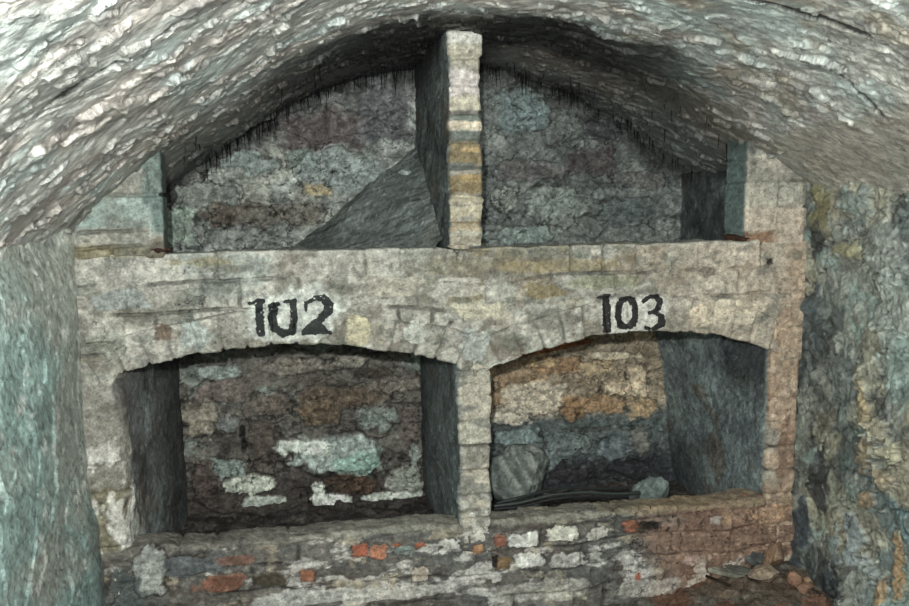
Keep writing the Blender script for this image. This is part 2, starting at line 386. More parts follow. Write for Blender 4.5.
# ---- side walls of the cellar
def build_left():
    Y = axis(-3.3, .03, -1.55, .03, .0035); z = np.arange(-.3, 1.16, .0038)
    YY, Z = np.meshgrid(Y, z, indexing='ij')
    X = -.672+.02*(1-ss(-.2, .6, Z))+.012*fbm(YY*2, Z*2, 201, 3)-.03*ss(.95, 1.16, Z)*(1-ss(-.2, -.02, YY))
    P = np.stack([X, YY, Z], -1); sk = Skin(YY, Z, C(148, 181, 179))
    A, B = (YY+.12*Z)*.55, Z
    wa = A+.03*fbm(A*7, B*5, 202, 4); wb = B+.03*fbm(A*6, B*5, 203, 4)
    f1, f2, dx, dy, cid = worley(wa/.05, wb/.09, 204)
    sk.h += .007*((rnd(cid, 1)-.5)+.8*(-dx)*rnd(cid, 2))*ss(.0, .5, fbm(A*3, B*3, 205, 2)+.4+.5*(rnd(cid, 3)-.5))
    f1, f2, dx, dy, c2 = worley(wa/.024, wb/.038, 214)
    sk.h += .0035*((rnd(c2, 1)-.5)-.6*dx*rnd(c2, 2))*ss(-.1, .5, fbm(A*5, B*5, 206, 3))
    sk.h += .005*fbm(A*12, B*10, 207, 5, .6)
    sk.tint(C(124, 159, 159), ss(-.2, .5, fbm(A*5, B*3, 208, 4)), .6)
    sk.tint(C(179, 197, 192), ss(.0, .5, fbm(A*8, B*5, 209, 5)), .55)
    sk.tint(C(163, 159, 151), ss(.15, .5, fbm(A*4, B*4, 210, 4)), .6)
    sk.tint(C(235, 235, 235), ss(.42, .6, fbm(A*28, B*20, 211, 4, .6)), .6)
    sk.tint(C(86, 96, 95), ss(-.14, .0, YY+.03*fbm(A*6, B*6, 212, 3))*(1-ss(.2, .45, Z)), .6)
    sk.tint(C(176, 179, 168), ss(.8, 1.05, Z), .5)
    sk.cracks(221, 6, .03, .005, .05, 1.4, .8)
    P2 = P.copy(); P2[..., 0] += sk.h*.8
    tag(sheet('wall_left', P2[:, ::-1], sk.c[:, ::-1], M_WALL), kind='structure')
build_left()
def build_right():
    Y = axis(-3.3, .03, -1.55, .03, .0035); z = np.arange(-.3, 1.27, .0038)
    YY, Z = np.meshgrid(Y, z, indexing='ij')
    X = 1.592+.02*fbm(YY*2, Z*2, 301, 3)*ss(-.06, -.3, YY)-.03*(1-ss(-.2, .15, Z))
    P = np.stack([X, YY, Z], -1); sk = Skin(YY, Z, C(125, 130, 123))
    A, B = YY, Z
    wa = A+.05*fbm(A*6, B*5, 302, 4); wb = B+.05*fbm(A*6, B*5, 303, 4)
    f1, f2, dx, dy, cid = worley(wa/.09, wb/.12, 304)
    g = ss(.0, .5, fbm(A*3, B*3, 305, 2)+.4+.5*(rnd(cid, 3)-.5))
    sk.h += .016*((rnd(cid, 1)-.5)+.8*dx*rnd(cid, 2))*g-.005*(1-ss(0, .1, f2-f1))*g
    f1, f2, dx, dy, c2 = worley(wa/.03, wb/.05, 314)
    sk.h += .007*((rnd(c2, 1)-.5)+.6*dx*rnd(c2, 2))*ss(-.1, .5, fbm(A*5, B*5, 306, 3))
    sk.h += .008*fbm(A*10, B*9, 307, 5, .6)
    sk.c *= (1+.2*(rnd(cid, 8)-.5))[..., None]
    sk.tint(C(97, 114, 116), ss(-.15, .35, fbm(A*5, B*4, 308, 4)), .75)
    sk.tint(C(135, 166, 162), ss(.2, .5, fbm(A*6, B*6, 309, 4)), .6)
    sk.tint(C(159, 148, 121), ss(.15, .45, fbm(A*6, B*5, 310, 4)), .6)
    sk.tint(C(50, 57, 60), ss(.3, .6, fbm(A*7, B*5, 311, 5, .6)), .6)
    def st(px, py, ry, rz, col, h=.008, **k):
        cy, cz = onX(px, py, 1.585); k['seed'] = int(px+py*3); k.setdefault('rag', .7); k.setdefault('soft', .4); h = h*.7; sk.blob(cy, cz, ry, rz, col, h, **k)
    st(820, 200, .05, .13, C(118, 114, 81), .006, crack=.006); st(850, 205, .07, .07, C(126, 139, 134), .01, crack=.008); st(880, 240, .08, .1, C(137, 145, 140), .008, crack=.006)
    st(816, 240, .04, .05, C(53, 59, 62), .004); st(845, 250, .06, .03, C(133, 130, 99), .008, crack=.008)
    st(812, 330, .06, .12, C(75, 88, 92), .004); st(825, 300, .05, .08, C(97, 108, 105), .004); st(840, 370, .08, .10, C(101, 110, 108), .006)
    st(890, 300, .08, .10, C(145, 155, 149), .010, crack=.005); st(870, 360, .05, .10, C(139, 139, 123), .010, crack=.004)
    st(880, 430, .045, .035, C(167, 160, 138), .02, crack=.01); st(895, 450, .04, .04, C(171, 167, 139), .022, crack=.01); st(868, 455, .04, .05, C(157, 143, 117), .016, crack=.01)
    st(890, 480, .05, .03, C(171, 155, 128), .016, crack=.01); st(872, 500, .04, .03, C(151, 131, 103), .012, crack=.008)
    st(858, 545, .05, .10, C(133, 145, 149), .012, crack=.006, n=3, rot=-.5); st(838, 548, .03, .06, C(126, 139, 140), .008, crack=.006, rot=-.5)
    st(818, 470, .05, .14, C(69, 72, 73), .004); st(800, 530, .05, .12, C(63, 75, 84), .004); st(835, 590, .07, .06, C(54, 63, 69), .0)
    st(895, 570, .03, .10, C(171, 141, 103), .01, crack=.004); st(880, 600, .02, .06, C(157, 131, 94), .008); st(866, 400, .02, .09, C(165, 148, 112), .006)
    st(905, 520, .05, .05, C(97, 124, 129), .004); st(826, 420, .05, .08, C(118, 114, 99), .004)
    sk.cracks(321, 6, .03, .006, .05); sk.cracks(331, 11, .03, .005, .0)
    P2 = P.copy(); P2[..., 0] -= sk.h*1.4
    tag(sheet('wall_right', P2, sk.c, M_WALL), kind='structure')
build_right()

# ---- floor
def zfloor(x, y):
    return -.160+.11*ss(.9, 1.55, x)*ss(-.75, -.05, y)+.012*fbm(x*6, y*6, 401, 4)
def build_floor():
    x = np.arange(-.72, 1.66, .006); y = axis(-3.3, .04, -.9, .04, .006)
    X, Y = np.meshgrid(x, y, indexing='ij'); sk = Skin(X, Y, C(96, 82, 70))
    f1, f2, dx, dy, cid = worley(X/.035+fbm(X*20, Y*20, 402, 2)*.3, Y/.035, 403)
    sk.h = .010*(rnd(cid, 1)**2)*(1-ss(.1, .5, f1))*1.6+.006*fbm(X*30, Y*30, 404, 4)
    sk.c *= (1+.3*(rnd(cid, 2)-.5))[..., None]
    sk.tint(C(84, 86, 84), ss(0, .4, fbm(X*6, Y*6, 405, 4)), .6); sk.tint(C(120, 70, 50), ss(.3, .5, fbm(X*12, Y*12, 406, 3)), .5)
    P = np.stack([X, Y, zfloor(X, Y)+sk.h], -1)
    tag(sheet('floor', P, sk.c, M_EARTH), kind='structure')
build_floor()

# ------------------------------------------------------------------ the brick bins
BASE = (.45, .0, 0.)
bins = bpy.data.objects.new('brick_storage_bins', None); COL.objects.link(bins); bins.location = BASE
tag(bins, 'whitewashed brick storage bins numbered 102 and 103 filling the end of the vault', 'brick bins')

AL = np.array([onY(*p) for p in [(112, 377), (118, 374), (160, 363), (200, 355), (240, 348), (280, 345), (320, 345), (360, 348), (400, 353), (430, 358), (455, 363)]])
AR = np.array([onY(*p) for p in [(490, 370), (510, 362), (530, 355), (560, 346), (590, 338), (620, 334), (650, 332), (690, 332), (720, 336), (750, 342), (772, 350), (778, 353)]])
def soffit(x):
    zl = np.interp(x, AL[:, 0], AL[:, 1]); zr = np.interp(x, AR[:, 0], AR[:, 1])
    z = np.where(x < .47, zl, zr)
    return z-.02*ss(AL[-1, 0]-.01, .45, x)*(1-ss(.49, AR[0, 0]+.01, x))-.03*(1-ss(-.60, -.575, x))-.03*ss(1.49, 1.51, x)

def coursed(sk, U, V, rows, seed, L=.215, amp=.006, warp=.006, mort=.006):
    """rows: course boundaries in V (ascending)"""
    Vw = V+warp*fbm(U*4, V*4, seed, 3)*1.6+.0015*fbm(U*30, V*30, seed+9, 2)
    r = np.searchsorted(rows, Vw)
    rr = np.clip(r, 1, len(rows)-1); lo = np.asarray(rows)[rr-1]; hi = np.asarray(rows)[rr]
    Lr = L*(.8+.45*rnd(r, seed)); off = rnd(r, seed+.5)*L
    q = (U+off+.003*fbm(U*30, V*30, seed+1, 2))/Lr
    half = (rnd(np.floor(q)+r*13.7, seed+2.) > .62)
    q2 = np.where(half, q*2, q); Lh = np.where(half, Lr/2, Lr)
    bi = np.floor(q2); fu = q2-bi
    dU = np.minimum(fu, 1-fu)*Lh; dV = np.minimum(Vw-lo, hi-Vw)
    d = np.minimum(dU, dV)
    bid = bi*17.3+r*7.1
    edge = ss(0, mort, d-mort*.35)
    gate = .1+.9*ss(-.4, .35, fbm(U*7, V*9, seed+21, 4, .6)); hair = np.exp(-((d-.0012)/.0022)**2)*gate; sk.c *= (1-.27*hair)[..., None]; sk.h -= .0025*hair; edge = 1-(1-edge)*gate
    sk.h += amp*(edge-1)*1.2+amp*.9*edge*((rnd(bid, 3)-.5)+(fu-.5)*(rnd(bid, 4)-.5))
    sk.c *= (1+.20*edge*(rnd(bid, 5)-.5)-.15*(1-edge))[..., None]
    return bid, edge

def build_lintel():
    x = np.arange(-.675, 1.592, .003)
    prof_n = None; rows = []; tl = []
    zt = 1.053
    for xi in x:
        zs = soffit(xi)
        pts, t = rounded([(BACK+.01, zt-.07), (.10, zt-.065), (.085, zt), (0, zt), (0, zs), (BACK+.01, zs+.012)], .008, .003)
        if prof_n is None: prof_n = 560
        tt = np.linspace(0, 1, prof_n)
        wgt = np.where((pts[:, 0] < .12) | (t > 1e9), 1., .22); wc = np.r_[0, np.cumsum((wgt[1:]+wgt[:-1])/2*np.diff(t))]; wc /= wc[-1]
        rows.append(np.stack([np.interp(tt, wc, pts[:, 0]), np.interp(tt, wc, pts[:, 1])], 1))
    R = np.array(rows); X = np.repeat(x[:, None], prof_n, 1); Yp, Zp = R[..., 0], R[..., 1]
    P = np.stack([X, Yp, Zp], -1)
    V = Zp+np.where(Zp > zt-.03, Yp*.6, -Yp*.0)
    sk = Skin(X, np.where(Yp > .05, Zp+Yp, Zp), C(168, 166, 156))
    ZS = np.array([soffit(a) for a in x])[:, None]
    # ring of bricks on edge over each arch, courses above
    near = Zp-ZS
    dip = .03*np.exp(-((X-.5)/.2)**2)
    ringh = .105+.012*fbm(X*3, X*0, 501, 2)
    ring = (near < ringh+.04*np.exp(-((X-.47)/.1)**2)) & (Zp < .90)
    Sa = Skin(X, Zp, 1.); Sb = Skin(X, Zp, 1.)
    bA, eA = coursed(Sa, X, Zp+dip, [.70, .795, .882, .968, 1.075], 511, .22)
    fan = X+np.where(X < .47, (X+.09)*(near)*.75, (X-1.06)*near*.75)*-1
    bw = .070; q = (fan+.004*fbm(X*20, Zp*20, 512, 2))/bw; bi = np.floor(q); fu = q-bi
    d = np.minimum(np.minimum(fu, 1-fu)*bw, np.abs(ringh-near))
    eB = ss(0, .006, d-.0015); gB = .1+.9*ss(-.45, .35, fbm(X*7, Zp*9, 517, 4, .6)); eB = 1-(1-eB)*gB; hB = np.exp(-((d-.001)/.0022)**2)*gB; Sb.c *= (1-.22*hB)[..., None]; Sb.h -= .002*hB
    Sb.h += .006*(eB-1)*.9+.006*eB*(rnd(bi, 3)-.5); Sb.c *= (1+.20*eB*(rnd(bi, 6)-.5)-.14*(1-eB))[..., None]
    sk.h = np.where(ring, Sb.h, Sa.h); sk.c = sk.c*np.where(ring[..., None], Sb.c, Sa.c)
    sk.h += .003*fbm(X*14, Zp*18+Yp*18, 513, 5, .6)+.0015*ridge(X*40, Zp*40, 514, 3)
    sk.h -= .004*ss(.0, .5, fbm(X*22, Yp*8, 519, 3))*np.exp(-((near)/.012)**2)
    f = lambda a, b, s, o=5: fbm(X*a, (Zp+Yp)*b, s, o, .6)
    sk.tint(C(150, 160, 154), ss(-.1, .5, f(4, 6, 521))*(1-ss(.3, .9, X)), .7)
    sk.tint(C(132, 112, 92), ss(.1, .5, f(7, 9, 522))*ss(.2, 1.1, X+.3), .5)
    sk.tint(C(120, 104, 66), ss(.15, .45, f(9, 14, 523))*ss(.25, .4, X)*(1-ss(.95, 1.15, X))*ss(.85, .92, Zp), .75)
    sk.tint(C(106, 96, 86), ss(.25, .55, f(14, 16, 524)), .55)
    sk.tint(C(118, 114, 102), ss(-.15, .45, f(5, 8, 528)), .55); sk.tint(C(96, 96, 88), ss(.15, .5, f(10, 16, 529)), .45)
    sk.tint(C(204, 200, 192), ss(.25, .55, f(8, 10, 525)), .45)
    sk.tint(C(186, 166, 146), ss(1.0, 1.3, X), .6); sk.tint(C(170, 144, 118), ss(1.48, 1.55, X+.02*f(10, 10, 526)), .6)
    sk.tint(C(92, 100, 92), ss(.25, .55, f(16, 26, 527)), .4)
    def st(px, py, rx, ry, col, h=.0, **k):
        cx, cz = onY(px, py); k['seed'] = int(px*3+py); k.setdefault('rag', .35); k.setdefault('amt', .85); sk.blob(cx, cz, rx*.003, ry*.003, col, h, **k)
    st(295, 316, 50, 28, C(196, 202, 196), .0005, n=4, rag=.25); st(634, 314, 39, 21, C(200, 198, 192), .0005, n=5, rag=.15)
    st(358, 331, 13, 17, C(198, 188, 154), .005, n=4, rag=.15); st(378, 333, 7, 15, C(150, 146, 130), .003, n=4, rag=.2)
    st(418, 333, 16, 12, C(188, 192, 184), .004, rot=-.6); st(475, 345, 15, 18, C(158, 164, 160), .003, n=3)
    st(480, 312, 34, 10, C(188, 182, 160), .003, n=4); st(460, 267, 42, 9, C(128, 122, 100), .0, amt=.5); st(560, 266, 60, 8, C(156, 138, 96), 0, amt=.5)
    st(395, 287, 32, 11, C(168, 162, 148), .004, n=5, rag=.1); st(460, 287, 24, 11, C(186, 182, 172), .003, n=5, rag=.1); st(130, 250, 45, 9, C(130, 122, 92), .0, n=3, amt=.7)
    st(120, 300, 30, 10, C(140, 148, 146), .002, n=4); st(163, 332, 8, 8, C(118, 98, 82)); st(112, 345, 14, 18, C(148, 150, 140)); st(195, 335, 14, 16, C(168, 180, 176), .003)
    st(600, 282, 40, 8, C(128, 134, 100), 0, amt=.5); st(700, 315, 12, 14, C(206, 188, 164), .003); st(735, 310, 34, 16, C(206, 192, 170), .002); st(706, 272, 10, 6, C(112, 100, 92), 0, amt=.7)
    st(770, 262, 4, 4, C(40, 34, 30), -.003); st(545, 292, 22, 7, C(120, 104, 66), 0, amt=.7); st(205, 262, 30, 5, C(150, 142, 104), 0, amt=.5); st(785, 330, 14, 26, C(174, 146, 120), .0, amt=.6)
    # soffit and shelf surface
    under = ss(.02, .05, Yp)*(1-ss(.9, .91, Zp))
    sk.tint(C(70, 66, 60), under, .6); sk.tint(C(150, 78, 34), under*ss(.5, .55, X)*(1-ss(1.0, 1.05, X)), .9)  # dark tint paints the shade under the arches into the soffit
    sk.tint(C(112, 124, 118), ss(.02, .06, Yp)*ss(.96, .97, Zp), .9); sk.h += .008*fbm(X*14, Yp*14, 541, 5, .6)*ss(.02, .06, Yp)*ss(.99, 1.0, Zp)
    sk.tint(C(196, 198, 190), ss(1.035, 1.05, Zp)*(1-ss(.02, .04, Yp)), .35)
    sk.cracks(531, 9, .02, .003, .15)
    N = normals(P); sg = 1 if N[300, prof_n//2, 1] < 0 else -1
    Pd = P+N*(sg*sk.h)[..., None]
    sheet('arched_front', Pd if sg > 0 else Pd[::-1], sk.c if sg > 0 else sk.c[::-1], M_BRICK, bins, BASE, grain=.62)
    return x, Pd
LX, LP = build_lintel()
def lintel_at(x, z):
    """point on the front face of the arched front"""
    i = np.clip((x-LX[0])/.003, 0, len(LX)-2); i0 = np.floor(i).astype(int); f = i-i0
    def col(ii):
        out = np.zeros(3)
        p = LP[ii]; m = (p[:, 1] < .03)
        p = p[m]; o = np.argsort(p[:, 2], kind='stable'); p = p[o]
        return p
    return i0, f, col

# painted digits, draped on the brick face
def seg_d(x, y, a, b):
    ax, ay = a; bx, by = b; vx, vy = bx-ax, by-ay; L = vx*vx+vy*vy+1e-9
    t = np.clip(((x-ax)*vx+(y-ay)*vy)/L, 0, 1); return np.hypot(x-ax-t*vx, y-ay-t*vy)
def stroke(x, y, pts, w):
    d = np.full(x.shape, 99.)
    n = len(pts)
    for i in range(n-1):
        wi = w if np.isscalar(w) else (w[i]+w[i+1])/2
        d = np.minimum(d, seg_d(x, y, pts[i], pts[i+1])-wi*.62)
    return d
FRONT = None
def front_grid():
    zg = np.arange(.70, 1.0, .0012); out = np.zeros((len(LX), len(zg), 3))
    for i in range(len(LX)):
        p = LP[i]; m = (p[:, 1] < .035) & (np.arange(len(p)) > 0); p = p[m]; z = np.maximum.accumulate(p[::-1, 2]) if p[0, 2] > p[-1, 2] else np.maximum.accumulate(p[:, 2])
        p = p[::-1] if p[0, 2] > p[-1, 2] else p
        z = z+np.arange(len(z))*1e-9
        out[i, :, 0] = LX[i]; out[i, :, 1] = np.interp(zg, z, p[:, 1]); out[i, :, 2] = zg
    return zg, out
ZG, FG = front_grid()
def paint_digit(parent, ox, oy, fn, box, seed, col):
    # work in zoomed photo units: px = ox+u/6.06
    u0, v0, u1, v1 = box
    x0, _ = onY(ox+u0/6.06, oy+v0/6.06); x1, _ = onY(ox+u1/6.06, oy+v0/6.06)
    _, zt = onY(ox+u0/6.06, oy+v0/6.06); _, zb = onY(ox+u0/6.06, oy+v1/6.06)
    xs = np.arange(x0, x1, .0011); zs = np.arange(zb, zt, .0011)
    X, Z = np.meshgrid(xs, zs, indexing='ij')
    U = u0+(X-x0)/(x1-x0)*(u1-u0); V = v0+(zt-Z)/(zt-zb)*(v1-v0)
    D = fn(U+5*fbm(X*150, Z*150, seed, 3), V+5*fbm(X*150, Z*150, seed+4, 3))
    chip = fbm(X*110, Z*110, seed+8, 4, .65)
    m = (D < 0) & (chip < .95)
    fi = np.clip((X-LX[0])/.003, 0, len(LX)-2); i0 = fi.astype(int); f = fi-i0
    fj = np.clip((Z-ZG[0])/.0012, 0, len(ZG)-2); j0 = fj.astype(int); g = fj-j0
    yy = (FG[i0, j0, 1]*(1-f)+FG[i0+1, j0, 1]*f)*(1-g)+(FG[i0, j0+1, 1]*(1-f)+FG[i0+1, j0+1, 1]*f)*g
    P = np.stack([X, yy-.0011, Z], -1)
    keep = m[:-1, :-1] & m[1:, 1:]
    rgb = np.ones(P.shape)*col; rgb *= (1+.5*chip)[..., None]
    return sheet('digit', P, rgb, M_PAINT, parent, BASE, keep, .5)
def number(name, ox, oy, digits, col, label):
    e = bpy.data.objects.new(name, None); COL.objects.link(e); e.parent = bins; e['label'] = label
    for k, (fn, box) in enumerate(digits): paint_digit(e, ox, oy, fn, box, 600+k*20+int(ox), col)
d1a = lambda u, v: np.minimum(stroke(u, v, [(120, 140), (205, 128)], 20), stroke(u, v, [(172, 135), (174, 200), (178, 325)], [40, 36, 52]))
d0a = lambda u, v: np.minimum(np.minimum(stroke(u, v, [(265, 160), (250, 230), (262, 290), (310, 325), (355, 322)], [44, 46, 46, 40, 34]), stroke(u, v, [(380, 140), (385, 240), (368, 320)], [34, 38, 42])), np.minimum(stroke(u, v, [(240, 158), (290, 148)], 22), stroke(u, v, [(335, 138), (396, 128)], 20)))
def d2a(u, v):
    d = stroke(u, v, [(455, 182), (458, 140), (515, 112), (570, 120), (598, 155), (590, 195), (545, 240), (470, 290)], [16, 18, 22, 40, 48, 46, 40, 30])
    t = np.maximum.reduce([(v-335)/1., -(v-(302-(u-430)*.62)), (u-(540+(v-240)*.65))/1.])
    return np.minimum(d, np.minimum(t, stroke(u, v, [(450, 305), (545, 300), (595, 325)], [22, 40, 14])))
number('painted_number', 230, 280, [(d1a, (105, 110, 215, 345)), (d0a, (215, 115, 425, 360)), (d2a, (425, 85, 650, 350))], C(24, 32, 30), 'black number 102 painted over the left arch')
d1b = lambda u, v: np.minimum(stroke(u, v, [(232, 166), (300, 158)], 18), stroke(u, v, [(278, 165), (284, 270), (288, 365)], [38, 42, 40]))
d0b = lambda u, v: np.abs(np.hypot((u-406)/52, (v-262)/84)-1)*52-(10+12*np.clip(np.abs(u-406)/52, 0, 1))
d3b = lambda u, v: np.minimum(stroke(u, v, [(510, 192), (540, 162), (585, 165), (604, 195), (590, 235), (545, 262)], [26, 16, 26, 36, 26, 14]), stroke(u, v, [(570, 252), (615, 290), (618, 330), (575, 362), (525, 350)], [14, 36, 40, 20, 22]))
number('painted_number', 560, 270, [(d1b, (220, 145, 325, 385)), (d0b, (325, 155, 492, 365)), (d3b, (492, 145, 650, 385))], C(20, 20, 20), 'black number 103 painted over the right arch')

# upright piers and partitions: a section swept up in z
def upright(name, section, z0, z1, seed, painter, topfn=None, rows=None, round_r=.01, m=M_BRICK, lean=None, amp=.006, step=.003, back_fade=True):
    pts, t = rounded(section, round_r, step)
    z = np.arange(z0, z1, step)
    T, Z = np.meshgrid(t, z, indexing='ij')
    X = np.repeat(pts[:, 0][:, None], len(z), 1); Y = np.repeat(pts[:, 1][:, None], len(z), 1)
    if topfn is not None:
        top = topfn(X)+.02
        Z = z0+(Z-z0)/(z1-z0)*(top-z0)
    if lean is not None: X = X+lean(X, Y, Z)
    if name == 'upper_partition': Y = Y+.018*(1-ss(1.045, 1.056, Z))
    P = np.stack([X, Y, Z], -1)
    sk = Skin(T, Z, C(156, 152, 140))
    painter(sk, X, Y, Z, T)
    N = normals(P); i = len(t)//2
    sg = 1 if N[np.argmin(np.abs(pts[:, 1]-pts[:, 1].min())), 5, 1] < 0 else -1
    Pd = P+N*(sg*sk.h)[..., None]
    return sheet(name, Pd if sg > 0 else Pd[::-1], sk.c if sg > 0 else sk.c[::-1], m, bins, BASE, grain=.7)

def sideskin(sk, X, Y, Z, T, seed, cols, fade=.03):
    """grey streaked render on the cheeks, running back from the face"""
    m = ss(fade*.4, fade, Y)
    sk.tint(cols[0], m, 1.)
    v = fbm(Y*7, Z*8, seed, 6, .68)
    sk.tint(cols[1], m*ss(-.05, .5, v), .75)
    sk.tint(cols[2], m*ss(.05, .5, fbm(Y*8, Z*9, seed+1, 6, .68)), .75)
    sk.tint(C(150, 160, 155), m*ss(.45, .7, fbm(Y*40, Z*12, seed+2, 4, .6)), .5)
    sk.tint(C(112, 84, 66), m*ss(.55, .75, fbm(Y*9, Z*9, seed+3, 4)), .4)
    sk.h = sk.h*(1-m*.8)+m*(.008*fbm(Y*7, Z*8, seed+4, 6, .68))

# upper partition
def p_up(sk, X, Y, Z, T):
    coursed(sk, T*0+X*.2, Z, list(1.04+np.arange(0, 10)*.082), 701, .9, .008, .004, .007)
    sk.tint(C(186, 176, 168), ss(-.2, .4, fbm(X*8, Z*9, 702, 4)), .5)
    def b(px, py, rx, ry, col, **k):
        cx, cz = onY(px, py); m = ss(0, .3, 1-np.abs((Z-cz)/(ry*.003))+.35*fbm(X*20, Z*20, int(py), 3))*(1-ss(rx*.003, rx*.0045, np.abs(X-cx))); sk.tint(col, m, k.get('amt', .85))
    b(467, 36, 16, 8, C(198, 198, 190)); b(467, 55, 18, 9, C(176, 170, 150)); b(467, 83, 18, 14, C(196, 186, 184)); b(467, 104, 18, 8, C(190, 182, 160))
    b(465, 118, 14, 4, C(98, 108, 100)); b(467, 125, 16, 5, C(200, 184, 160)); b(467, 136, 18, 5, C(88, 98, 94)); b(470, 152, 18, 11, C(130, 112, 78))
    b(474, 150, 10, 3, C(190, 160, 110)); b(462, 166, 10, 4, C(98, 106, 102)); b(468, 185, 18, 11, C(126, 108, 72)); b(472, 178, 10, 4, C(176, 148, 98))
    b(468, 200, 18, 4, C(178, 168, 142)); b(467, 212, 18, 7, C(190, 180, 152)); b(467, 226, 18, 7, C(178, 160, 130)); b(465, 240, 14, 4, C(150, 142, 124))
    sk.h += .003*fbm(X*30, Z*30, 703, 4)-.006*ss(.3, .6, fbm(Z*14, X*0, 704, 3))*ss(.0, .01, np.abs(X-.452)-.035)
    sideskin(sk, X, Y, Z, T, 711, (C(92, 102, 102), C(50, 54, 56), C(120, 134, 132)), .02)
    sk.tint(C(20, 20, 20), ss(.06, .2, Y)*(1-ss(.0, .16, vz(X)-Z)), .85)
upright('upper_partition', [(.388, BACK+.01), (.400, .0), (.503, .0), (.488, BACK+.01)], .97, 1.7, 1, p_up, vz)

# lower partition
def p_low(sk, X, Y, Z, T):
    coursed(sk, X*.2, Z, list(.10+np.arange(0, 10)*.0805), 721, .9, .008, .004, .007)
    sk.tint(C(190, 180, 162), ss(-.2, .4, fbm(X*8, Z*7, 722, 4)), .6)
    sk.tint(C(150, 160, 156), 1-ss(.42, .435, X+.01*fbm(Z*20, X*20, 723, 3)), .6)
    sk.tint(C(104, 108, 104), ss(.15, .5, fbm(X*14, Z*22, 724, 4)), .6)
    sk.tint(C(205, 205, 200), (1-ss(.24, .30, Z+.02*fbm(X*10, Z*10, 725, 3)))*ss(-.2, .3, fbm(X*30, Z*30, 726, 3)), .6)
    sk.h += .003*fbm(X*30, Z*30, 727, 4)-.006*ss(.25, .5, fbm(Z*12, X*0, 728, 3))*ss(.035, .05, np.abs(X-.475))
    sideskin(sk, X, Y, Z, T, 731, (C(106, 116, 118), C(80, 86, 90), C(122, 138, 138)), .02)
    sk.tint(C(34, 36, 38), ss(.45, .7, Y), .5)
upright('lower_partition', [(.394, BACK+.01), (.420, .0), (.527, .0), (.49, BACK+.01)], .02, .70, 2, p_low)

# lower left pier
def p_ll(sk, X, Y, Z, T):
    coursed(sk, X*.3, Z, list(-.06+np.arange(0, 12)*.082), 741, .6, .004, .006)
    sk.tint(C(134, 132, 126), ss(-.6, .0, fbm(X*6, Z*6, 742, 4)), .6)
    sk.tint(C(128, 120, 88), ss(.2, .5, fbm(X*9, Z*9, 743, 4)), .6)
    sk.tint(C(84, 82, 82), ss(-.1, .35, fbm(X*14, Z*8, 744, 5)), .7)
    low = 1-ss(.45, .55, Z+.03*fbm(X*10, Z*6, 745, 3))
    sk.tint(C(214, 212, 206), low*ss(.0, .35, fbm(T*22, Z*13, 746, 5, .65)), .85)
    sk.h += low*.012*fbm(T*18, Z*10, 747, 5, .6)+.003*fbm(X*30, Z*30, 748, 4)
    sideskin(sk, X, Y, Z, T, 751, (C(116, 118, 120), C(74, 76, 78), C(142, 156, 156)), .09)
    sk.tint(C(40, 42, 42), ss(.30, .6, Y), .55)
    sk.tint(C(190, 196, 192), ss(.02, .05, Y)*(1-ss(.1, .2, Y))*low*ss(.1, .4, fbm(T*20, Z*7, 752, 4, .6)), .7)
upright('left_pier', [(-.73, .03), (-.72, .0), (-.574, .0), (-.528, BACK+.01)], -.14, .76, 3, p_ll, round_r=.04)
# lower right pier
def p_lr(sk, X, Y, Z, T):
    coursed(sk, X*.3, Z, list(-.06+np.arange(0, 12)*.082), 761, .6, .002, .006)
    sk.tint(C(172, 144, 120), ss(-.6, .1, fbm(X*6, Z*6, 762, 4)), .9)
    sk.tint(C(140, 104, 84), ss(.0, .4, fbm(X*9, Z*10, 763, 4)), .7)
    sk.tint(C(204, 180, 156), ss(.2, .5, fbm(X*20, Z*16, 764, 4)), .6)
    sk.tint(C(196, 168, 140), ss(.62, .68, Z), .6)
    sk.h += .004*fbm(X*30, Z*20, 765, 4)
    sideskin(sk, X, Y, Z, T, 771, (C(116, 130, 134), C(84, 92, 98), C(146, 164, 164)), .03)
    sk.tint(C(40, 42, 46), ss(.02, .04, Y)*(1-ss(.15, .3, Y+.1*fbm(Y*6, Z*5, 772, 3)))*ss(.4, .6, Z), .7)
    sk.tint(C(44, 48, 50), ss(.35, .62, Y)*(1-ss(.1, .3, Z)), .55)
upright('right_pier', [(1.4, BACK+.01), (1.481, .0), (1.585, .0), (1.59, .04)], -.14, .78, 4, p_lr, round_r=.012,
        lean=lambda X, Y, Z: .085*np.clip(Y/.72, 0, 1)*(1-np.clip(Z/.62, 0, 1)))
# upper piers, half a brick thick
def p_ul(sk, X, Y, Z, T):
    coursed(sk, X, Z, [1.04, 1.075, 1.12, 1.225, 1.30, 1.4], 781, .5, .006, .006)
    sk.tint(C(146, 150, 142), ss(-.3, .3, fbm(X*6, Z*6, 782, 4)), .7)
    sk.tint(C(132, 154, 150), ss(1.12, 1.135, Z)*(1-ss(1.21, 1.225, Z)), .75)
    sk.tint(C(128, 118, 86), 1-ss(1.07, 1.085, Z+.01*fbm(X*20, Z*20, 783, 3)), .8)
    sk.tint(C(70, 52, 40), ss(-.5, -.44, X)*(1-ss(1.07, 1.10, Z+.015*fbm(X*20, Z*20, 784, 3))), .75)
    sk.tint(C(110, 112, 104), ss(.2, .5, fbm(X*16, Z*16, 785, 4)), .5)
    sk.tint(C(96, 118, 114), ss(-.475, -.46, X+.02*fbm(Z*14, X*3, 786, 3))*ss(1.1, 1.12, Z), .7)
    sk.h += .003*fbm(X*20, Z*20, 787, 4)
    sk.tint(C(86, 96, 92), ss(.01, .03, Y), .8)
upright('upper_left_pier', [(-.70, .02), (-.665, .0), (-.430, .0), (-.435, .1)], 1.04, 1.35, 5, p_ul, vz)
